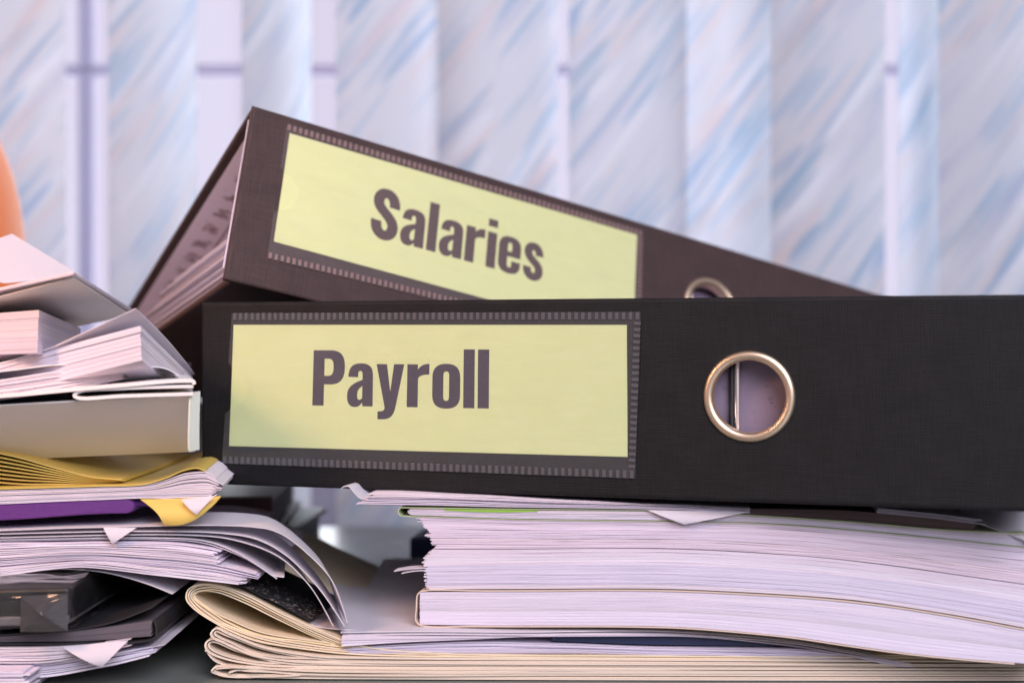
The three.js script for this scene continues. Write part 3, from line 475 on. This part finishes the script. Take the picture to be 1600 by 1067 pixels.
// ---------------------------------------------------------------- loose leaves, folder and newspapers on the table, right half
const NZ = -0.535;
const onTable = (name, label, category, group, z = NZ) => thing(name, label, category, group, [0, 0, z]);
{
  const K = CURVES, lift = (c, d) => c.map(([x, y]) => [x, y + d]);
  let t = onTable('paper_sheet', 'bent white sheet spread flat under the tan edged softcover book', 'paper');
  part('sheet', ribbon(K.sheetB, 0.5, 0, 180, { seg: 80 }), M.leaf, t); part('sheet', ribbon(lift(K.sheetB, -0.9).map(([x, y]) => [x + 3, y]), 0.4, 1, 180, { seg: 80 }), M.leaf, t);
  t = onTable('folded_leaflet', 'white folded leaflet wedged below the bent sheet, its edge facing out', 'leaflet');
  const lb = K.sheetC, lt = [[-66, 15.6], ...lift(K.sheetB, -1.5).slice(1), [156.9, 4.6]];
  part('sheet_block', sheetStack({ bot: lb, top: lt, n: 7, x0: -64.5, x1: 155, lj: 0.5, rj: 2, zj: 0.5, zf: 1.5, depth: 170, fill: 0.95, tints: lilacTints, nx: 60 }), M.paper, t, { kind: 'stuff' });
  t = onTable('navy_folder', 'dark navy folder edge between the white leaves at the bottom', 'folder');
  const nb = new Build(); addSheet(nb, curveY(lift(K.navyBot, 0.2)), curveY(lift(K.navyTop, -0.3)), 15.1, 104, -1.5, 170, [1, 1, 1], 30); part('cover', nb.geo(), M.navy, t);
  t = onTable('paper_stack', 'low stack of lilac sheets above the cream newspapers', 'papers');
  part('sheet_block', sheetStack({ bot: K.lilacBot, top: lift(K.lilacTop, -0.3), n: 11, x0: -62, x1: 150, lj: 3, rj: 3, zj: 0.7, zf: -0.5, depth: 170, wave: 0.2, fill: 0.78, tints: [...lilacTints, [0.98, 0.86, 0.78]], nx: 50 }), M.paper, t, { kind: 'stuff' });

  t = onTable('folded_newspaper', 'cream folded newspaper with a wide rounded fold opening beside the drooping sheets', 'newspaper', 'folded newspapers');
  const inset = (c, d) => { const p = c.map(([x, y]) => V(x, y, 0)); return p.map((q, k) => { const a = p[Math.max(0, k - 1)], b = p[Math.min(p.length - 1, k + 1)], e = b.clone().sub(a).normalize(); const j = d > 0 ? 0.55 : 0.15; return [q.x - e.y * (d + j * noise2(q.x * 0.05 + d * 7, d)), q.y + e.x * (d + j * noise2(q.x * 0.05 + d * 7, d))]; }); };
  [[0, 1], [0.75, 0.97], [1.6, 0.93], [2.3, 0.98], [3.2, 0.9]].forEach(([d, q], k) => part('page', ribbon(inset(K.creamA, d).slice(k > 2 ? 2 : 0, k > 2 ? -2 : undefined), 0.5, -k * 0.5, 170, { seg: 110, col: [q, q * (k % 2 ? 0.97 : 1), q * (k === 3 ? 0.86 : 1)], zcurve: (u, f) => f < 0.01 ? 0.5 * noise2(u * 9, k) : 0 }), M.cream, t));
  const printTex = canvasTex(512, 256, (c, w, h) => { c.fillStyle = 'rgb(22,22,26)'; c.fillRect(0, 0, w, h); c.strokeStyle = 'rgb(205,200,192)'; for (let k = 0; k < 420; k++) { c.lineWidth = rr(1, 3); c.globalAlpha = rr(0.3, 0.9); const x = rnd() * w, y = rr(0.62, 1.0) * h; c.beginPath(); c.moveTo(x, y); c.bezierCurveTo(x + rr(-14, 14), y + rr(-10, 10), x + rr(-14, 14), y + rr(-10, 10), x + rr(-12, 12), y + rr(-9, 9)); c.stroke(); } });
  printTex.repeat.set(1 / 0.05, 1 / 0.06);
  part('printed_page', ribbon(K.darkprint.map(([x, y]) => [x + 1.5, y - 0.6]), 0.3, -1.0, 46, { seg: 30, skew: 6 }), phys({ map: printTex, roughness: 0.6 }), t, { label: 'black printed page with a pale pattern' });
  part('inner_leaf', ribbon(K.creamTopSheet, 0.35, -3, 90, { seg: 24 }), M.leaf, t);

  t = onTable('folded_newspaper', 'beige folded newspaper with small curled folds below the cream newspaper', 'newspaper', 'folded newspapers');
  for (const [c, d, q] of [[K.newsB, 0, 1], [K.newsB, 0.9, 0.9], [K.newsC, 0, 1], [K.newsC, 0.9, 0.92], [K.newsD, 0, 0.95]]) part('page', ribbon(inset(c, d), 0.6, 1.5 - d, 170, { seg: 110, col: [q, q * 0.985, q * 0.97], zcurve: (u, f) => f < 0.01 ? 1.0 * noise2(u * 6, d + q * 5) : 0 }), M.news, t);
  t = onTable('folded_newspaper', 'beige folded newspaper lying lowest, flat on the dark table', 'newspaper', 'folded newspapers');
  for (const [c, d, q] of [[K.newsE, 0, 1], [K.newsE, 0.7, 0.92], [K.newsF, 0, 0.96]]) part('page', ribbon(inset(c, d).map(([x, y]) => [x, y + 0.5]), 0.6, 2.5 - d, 170, { seg: 110, col: [q, q * 0.985, q * 0.965], zcurve: (u, f) => f < 0.01 ? 1.0 * noise2(u * 6, d * 3 + 2) : 0 }), M.news, t);
}
// ---------------------------------------------------------------- left-hand pile
const LZ = -0.53, DZ = -0.515;
{
  const K = CURVES, lift = (c, d) => c.map(([x, y]) => [x, y + d]);
  // papers at the very bottom
  let t = onTable('paper_stack', 'crumpled white sheets lying lowest at the bottom left of the table', 'papers', undefined, DZ);
  part('sheet_block', sheetStack({ bot: K.lowpapBot, top: K.lowpapTop, n: 10, x0: -250, x1: -145, rj: 6, zj: 1.5, depth: 150, wave: 0.5, fill: 0.8, tints: lilacTints }), M.paper, t, { kind: 'stuff' });
  part('sheet_block', sheetStack({ bot: [[-260, -1], [-190, -1], [-174, -1]], top: [[-260, 7.5], [-190, 8.2], [-174, 8.4]], n: 11, x0: -250, x1: -177, right: (f) => f * 2 + 2 * noise2(f * 4, 2), rj: 1.5, zf: 8, depth: 140, wave: 0.4, zj: 1, tints: lilacTints }), M.paper, t, { kind: 'stuff' });
  part('sheet_block', sheetStack({ bot: [[-250, 1], [-176, 3], [-150, 7], [-126, 13]], top: [[-250, 7], [-176, 8.5], [-150, 12], [-126, 16]], n: 8, x0: -245, x1: -132, rj: 4, zf: -4, depth: 120, wave: 0.4, zj: 1, tints: lilacTints }), M.paper, t, { kind: 'stuff' });
  part('hanging_corner', patch((u, v) => { const b = [lerp(-164, -140, u), lerp(15.6, 18.0, u)], tip = [-149, 8.8]; return [lerp(b[0], tip[0], v), lerp(b[1], tip[1], v), 2 + 3 * Math.sin(v * 2.4)]; }, 10, 8, 0.25), M.leaf, t);
  t = onTable('hardback_book', 'dark book with grey page edges lying on the lowest white sheets', 'book', undefined, DZ);
  part('page_block', sheetStack({ bot: lift(K.darkbookBot, 0.3), top: lift(K.darkbookTop, -0.4), n: 22, x0: -250, x1: -132.5, rj: 0.3, zf: -2, depth: 130, tints: [[0.22, 0.2, 0.2], [0.19, 0.18, 0.18]] }), M.paper, t, { kind: 'stuff' });  // page edge tints darkened to stand for shade
  part('cover', ribbon([[-250, 17.6], [-187, 19.4], [-159, 21.6], [-146, 24.2], [-132, 29.5]], 0.5, -1, 130, { seg: 40 }), M.darkcard, t);
  part('cover', ribbon([[-131.4, 25.0], [-130.6, 22], [-131.2, 18.4], [-159, 16.4], [-187, 16.0], [-250, 14.4]], 0.6, -1, 132, { seg: 60 }), M.darkcard, t);
  // shrink-wrapped package
  t = onTable('wrapped_package', 'dark package in clear crinkled plastic film on the dark book', 'package', undefined, -0.508);
  const core = new RoundedBoxGeometry(0.13, 0.0125, 0.10, 2, 0.0015); core.rotateZ(0.03); core.translate(-0.2255, 0.0295, -0.0525); part('contents', core, phys({ rgb: [0.016, 0.017, 0.018], roughness: 0.5 }), t);
  const band = new RoundedBoxGeometry(0.13, 0.0035, 0.101, 2, 0.001); band.rotateZ(0.03); band.translate(-0.2255, 0.0243, -0.052); part('label_band', band, phys({ rgb: [0.12, 0.115, 0.12], roughness: 0.5 }), t);
  const fg = new THREE.BoxGeometry(0.1335, 0.0165, 0.104, 70, 14, 30); const fp = fg.attributes.position;
  for (let k = 0; k < fp.count; k++) { const x = fp.getX(k), y = fp.getY(k), z = fp.getZ(k), n = noise2(x * 45 + z * 30, y * 70 + z * 20), n2 = Math.abs(noise2(x * 34 + 3, y * 80 + z * 25)); const px = 0.066 - x, fold = z > 0.05 ? -0.0016 * Math.max(0, 1 - Math.abs(px - (y + 0.008) * 1.1) / 0.004) : 0; fp.setXYZ(k, x + 0.0011 * n, y + 0.0014 * n2 - (z < 0 && y > 0 ? 0 : 0), z + (z > 0.05 ? 0.0018 * n2 + fold : 0)); }
  fg.computeVertexNormals(); fg.rotateZ(0.03); fg.translate(-0.2255, 0.0295, -0.0525); part('plastic_film', fg, phys({ rgb: [1, 1, 1], transmission: 1, roughness: 0.09, thickness: 0, ior: 1.5 }), t);
  { const C = [-168.6, 29.1, 4.6], q = [[-177, 35.4, 1.6], [-160.2, 36.2, 1.4], [-160.0, 22.8, 1.4], [-177, 22.4, 1.6]], fm = phys({ rgb: [0.35, 0.35, 0.37], transmission: 0.86, roughness: 0.12, thickness: 0, ior: 1.5 });
    for (let k = 0; k < 4; k++) { const a = q[k], b = q[(k + 1) % 4]; part('folded_film', patch((u, v) => [0, 1, 2].map((d) => lerp(lerp(a[d], b[d], u), C[d], v) + (d === 2 ? 0.35 * noise2(u * 3 + k, v * 3) : 0)), 6, 6, 0.08), fm, t); } }
  // drooping sheets and the block below them
  t = onTable('drooping_papers', 'long white sheets curling down like a wave off the left pile', 'papers', undefined, LZ);
  for (const [c, d, k] of [[K.droopA, 40, 0], [K.droopB, 38, 1], [K.droopC, 36, 2], [K.droopD, 60, 3], [K.droopE, 60, 4]]) part('sheet', ribbon(c, 0.32, -k * 0.8 + 1, d, { seg: 80, skew: -9 + 2 * (k % 2), col: [1, 1, 1] }), M.leaf, t);
  part('hanging_corner', patch((u, v) => { const b = [lerp(-153.5, -141, u), 57.1], tip = [-149.7, 51.2]; return [lerp(b[0], tip[0], v), lerp(b[1], tip[1], v), 1.8 + 1.2 * Math.sin(v * 2.4)]; }, 10, 8, 0.25), M.leaf, t);
  t = onTable('paper_stack', 'sagging block of lilac page edges under the drooping sheets', 'papers', undefined, LZ);
  part('page_block', sheetStack({ bot: K.blockBot, top: K.blockTop, n: 30, x0: -250, x1: -104, right: (f) => (f < 0.35 ? 2 + f * 6 : f < 0.55 ? 7 : f < 0.8 ? -6 : -12 + f * 6), rj: 1.6, zj: 0.8, depth: 120, wave: 0.35, fill: 0.8, bunch: 0.35, tints: lilacTints, nx: 40 }), M.paper, t, { kind: 'stuff' });
  t = onTable('paper_sheet', 'shaded sheet hanging below the sagging page block', 'paper', undefined, LZ);
  part('sheet', ribbon(K.greySheet, 0.3, -3, 80, { seg: 30 }), M.leaf, t);
  // purple folder, yellow folder
  t = onTable('purple_folder', 'purple cloth folder edge below the yellow folder', 'folder', undefined, LZ);
  const pt = curveY(K.purTop), pb = curveY(K.purBot), pr = []; for (let x = -250; x <= -146; x += 8) pr.push([x, pt(x)]); const pr2 = []; for (let x = -146; x >= -250; x -= 8) pr2.push([x, pb(x)]);
  { const s = new THREE.Shape(); pr.forEach(([x, y], k) => (k ? s.lineTo(x * MM, y * MM) : s.moveTo(x * MM, y * MM))); s.quadraticCurveTo(-142.5 * MM, (pt(-146) - 0.3) * MM, -143.2 * MM, (pb(-146) + 1.5) * MM); s.quadraticCurveTo(-144 * MM, pb(-146) * MM, -146 * MM, pb(-146) * MM); pr2.forEach(([x, y]) => s.lineTo(x * MM, y * MM)); s.closePath();
    const g = new THREE.ExtrudeGeometry(s, { depth: 0.13, bevelEnabled: true, bevelThickness: 0.0006, bevelSize: 0.0005, bevelSegments: 3 }); g.translate(0, 0, -0.131);
    part('folder_body', toCreasedNormals(g, 0.6), phys({ rgb: [0.115, 0.022, 0.20], roughness: 0.5, bumpMap: rep(weave, 30, 30), bumpScale: 0.0002, sheen: 0.4, sheenColor: new THREE.Color().setRGB(0.6, 0.3, 0.9) }), t); }
  part('flap', ribbon([[-147, 65.6], [-140, 65.4], [-131, 63.4]], 1.6, -4, 100), phys({ rgb: [0.10, 0.018, 0.19], roughness: 0.6 }), t);
  t = onTable('yellow_folder', 'yellow paper folder with flared white sheets and a curled lower corner', 'folder', undefined, LZ);
  part('sheet_block', sheetStack({ bot: K.yelBot, top: K.yelTop, n: 17, x0: -250, x1: -111, skew: -14, rj: 2.2, zj: 0.7, depth: 130, wave: 0.15, fill: 0.72, tints: lilacTints, nx: 70 }), M.paper, t, { kind: 'stuff' });
  part('cover', ribbon(K.yelCover, 0.4, 0.5, 130, { seg: 70, skew: -14 }), M.yellow, t);
  part('cover', patch((u, v) => { // lower cover whose corner curls down towards the front
    const bx = lerp(-140, -109.5, u), by = 67.6 + 1.2 * u * u, tx = lerp(-130.2, -112, u), ty = 58.6 + 7 * Math.pow(u, 2.2) - 0.8 * Math.sin(u * 3.1), s = v * v * 0.45 + v * 0.55;
    return [lerp(bx, tx, s) + 3.2 * Math.sin(v * Math.PI) * (1 - u), lerp(by, ty, v), 0.5 + 5.5 * Math.sin(v * 1.9) - 2 * v * (1 - u)];
  }, 20, 14, 0.35), M.yellow, t);
  part('hanging_corner', patch((u, v) => { const b = [lerp(-123.5, -111, u), lerp(68.0, 69.4, u)], tip = [-117.3, 62.6]; return [lerp(b[0], tip[0], v), lerp(b[1], tip[1], v), 5 + 2.5 * Math.sin(v * 2.2)]; }, 10, 8, 0.25), M.leaf, t);
  t = onTable('yellow_envelopes', 'fanned yellow envelopes above the yellow folder', 'envelopes', undefined, -0.533);
  for (let k = 0; k < 8; k++) part('envelope', ribbon([[-250, 94.5 - k * 2.2], [-189, 83.5 - k * 1.55], [-175, 79.6 - k * 1.0], [-160, 75.8 - k * 0.45], [-148, 74.6 - k * 0.12]], 0.42, -k * 0.6, 120, { seg: 40, col: [1, rr(0.93, 1.03), 1] }), M.yellow, t);
}
{
  const K = CURVES;
  // white card folder with its front hanging down
  let t = thing('card_folder', 'white card folder with its front panel hanging over the yellow envelopes', 'folder');
  part('front_panel', patch(quadPatch([-260, 99.5, -512], [-115.4, 108.0, -508], [-123, 84.5, -546], [-268, 78, -550], 0), 20, 12, 0.6), M.card, t);
  part('top_panel', patch(quadPatch([-260, 99.9, -512], [-115.2, 107.6, -508], [-143, 104, -620], [-270, 100, -620], 0), 12, 8, 0.6), M.card, t);
  part('side_flap', patch((u, v) => [lerp(-116.2, -114.0, u) + v * lerp(0.5, 0.7, u), lerp(108.6, 87.6, v) + u * 0.3, lerp(-507.5, -503, Math.sin(v * 1.5)) - u * 6], 4, 12, 0.5), phys({ rgb: [0.70, 0.74, 0.64], roughness: 0.5, vertexColors: true }), t);
  // folded brochure on it
  t = thing('folded_brochure', 'glossy white brochure with a tight fold on top of the card folder', 'brochure');
  part('fold_leaf', ribbon([[-114.6, 108.2], [-140, 107.4], [-155.5, 106.7], [-157.2, 107.6], [-155.8, 108.9], [-140, 110.2], [-114.4, 111.0]], 1.2, -505, 100, { seg: 80, skew: -26 }), M.card, t);
  part('fold_leaf', ribbon([[-250, 104.5], [-187, 107.2], [-150, 110.4], [-118, 112.9], [-114.2, 112.6], [-113.9, 111.6]], 1.3, -504, 100, { seg: 60, skew: -26 }), M.card, t);
  t = onTable('page_stack', 'stapled block of beige page edges between the brochure and the white book', 'papers', undefined, DZ);
  part('page_block', sheetStack({ bot: K.beigeBot.map(([x, y]) => [x, y + 1.2]), top: K.beigeTop, n: 16, x0: -250, x1: -142.5, rj: 0.5, zj: 0.4, depth: 110, tints: [[1, 0.93, 0.88], [0.97, 0.9, 0.84], [1, 0.95, 0.93]], wave: 0.12, fill: 0.8, bunch: 0.4 }), M.paper, t, { kind: 'stuff' });
  part('cover', ribbon([[-250, 110.2], [-187, 116.0], [-164, 118.6], [-142.3, 118.0], [-127, 117.2], [-121.5, 114.4]], 0.35, 1, 110, { seg: 50, skew: -30 }), M.card, t);
  // books with their corners towards the camera
  t = thing('softcover_book', 'white book with its page corner towards the front and lifted cover', 'book', 'books on top of the left pile');
  part('page_block', cornerBlock([-132.2, 132.6, -500], [-192.7, 119.2, -530], [-134.5, 112.0, -592], 12.6, 26, { jit: 0.35, ext: [1.9, 1.0], tints: lilacTints, gap: 0.92 }), M.paper, t, { kind: 'stuff' });
  part('cover', patch((u, v) => { const a = [-133, 138.6, -497], l = [-250, 107.5, -560], b = [-134.0, 113.2, -594], q = [0, 1, 2].map((k) => a[k] + (l[k] - a[k]) * u + (b[k] - a[k]) * v); q[1] -= 4.3 * Math.min(1, u * 3.2) * (1 - v) - 1.5 * Math.sin(v * 3.1) * (1 - u); return q; }, 24, 12, 0.35), M.leaf, t);
  t = thing('small_booklet', 'small thick booklet under the raised white cover', 'booklet', 'books on top of the left pile');
  part('page_block', cornerBlock([-171.5, 138.4, -510], [-195, 137.6, -530], [-184, 132.6, -600], 15.5, 22, { jit: 0.25, ext: [3, 1], tints: [[1, 0.97, 0.97], [0.97, 0.94, 0.98]], gap: 0.94 }), M.paper, t, { kind: 'stuff' });
  t = thing('open_magazine', 'white magazine with a raised corner showing its underside near the left edge', 'magazine', 'books on top of the left pile');
  part('page_block', cornerBlock([-151.0, 151.2, -485], [-189.1, 147.0, -520], [-161.5, 140.7, -600], 1.8, 5, { jit: 0.9, ext: [2.6, 1], tints: [[1, 0.98, 0.97]], gap: 0.6, fan: -3 }), M.paper, t, { kind: 'stuff' });
  part('cover', patch((u, v) => { const a = [-151.2, 149.0, -484.5], l = [-250, 137.0, -575], b = [-162.0, 138.4, -598]; const q = [0, 1, 2].map((k) => a[k] + (l[k] - a[k]) * u + (b[k] - a[k]) * v); q[1] -= 0.8 * Math.sin(u * 3.1); return q; }, 12, 12, 0.4), M.thinCard, t);
  t = thing('blank_sheet', 'white sheet standing up in a point at the left edge', 'paper');
  part('sheet', patch(quadPatch([-213.3, 172.8, -600], [-171, 152.6, -560], [-188, 148.8, -522], [-240, 155, -560], 0.6), 8, 8, 0.35), M.leaf, t);
}
// ---------------------------------------------------------------- blurred things further back
{
  const t = thing('round_orange_shape', 'round orange vase at the left edge before the blinds', 'vase', undefined, [-0.352, 0, -0.80]);  // vase form chosen for an unidentified round orange shape
  const pr = [[0.0, 0], [0.045, 0], [0.048, 0.004], [0.06, 0.05], [0.071, 0.11], [0.071, 0.16], [0.064, 0.195], [0.05, 0.222], [0.034, 0.234], [0.03, 0.232], [0.045, 0.215], [0.058, 0.18], [0.062, 0.12], [0.04, 0.01], [0, 0.008]].map(([x, y]) => new THREE.Vector2(x, y * 1.15));
  part('shape_body', new THREE.LatheGeometry(new THREE.SplineCurve(pr).getPoints(60), 64), phys({ rgb: [0.78, 0.19, 0.03], roughness: 0.6 }), t);
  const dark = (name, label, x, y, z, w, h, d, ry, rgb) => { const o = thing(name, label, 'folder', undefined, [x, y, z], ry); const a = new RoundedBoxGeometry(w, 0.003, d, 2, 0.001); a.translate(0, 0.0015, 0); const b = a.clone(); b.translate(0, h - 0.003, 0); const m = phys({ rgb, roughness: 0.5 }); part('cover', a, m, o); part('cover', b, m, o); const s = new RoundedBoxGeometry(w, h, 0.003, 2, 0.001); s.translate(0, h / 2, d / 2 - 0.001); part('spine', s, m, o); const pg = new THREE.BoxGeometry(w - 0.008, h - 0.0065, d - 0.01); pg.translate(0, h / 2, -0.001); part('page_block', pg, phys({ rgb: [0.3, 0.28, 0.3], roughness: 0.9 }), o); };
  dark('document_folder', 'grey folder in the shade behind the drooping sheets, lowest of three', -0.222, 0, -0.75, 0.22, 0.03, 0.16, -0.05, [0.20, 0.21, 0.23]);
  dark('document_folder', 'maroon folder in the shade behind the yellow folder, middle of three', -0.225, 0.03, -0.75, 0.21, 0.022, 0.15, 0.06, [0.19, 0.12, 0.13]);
  dark('document_folder', 'thick brown folder behind the white card folder, topmost of three', -0.275, 0.052, -0.76, 0.20, 0.04, 0.15, -0.04, [0.24, 0.20, 0.18]);  // added to keep window light out of the gap behind the card folder
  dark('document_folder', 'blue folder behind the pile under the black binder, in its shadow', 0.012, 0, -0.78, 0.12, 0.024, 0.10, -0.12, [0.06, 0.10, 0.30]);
  // made-up lamp body for the flare tint, beyond the left edge of the frame
  const l = thing('added_warm_lamp', 'small warm table lamp standing beyond the left pile', 'lamp', undefined, [warmFillAt[0], 0, warmFillAt[2]]);
  part('base', new THREE.CylinderGeometry(0.05, 0.055, 0.012, 40).translate(0, 0.005, 0), M.steel, l); part('stem', new THREE.CylinderGeometry(0.005, 0.005, 0.29, 16).translate(0, 0.155, 0), M.steel, l);
  part('bulb', new THREE.SphereGeometry(0.028, 24, 16).translate(0, warmFillAt[1], 0), new THREE.MeshStandardMaterial({ color: 0xffffff, emissive: new THREE.Color().setRGB(1, 0.6, 0.32), emissiveIntensity: 3 }), l);
}
renderer.render(scene, camera);
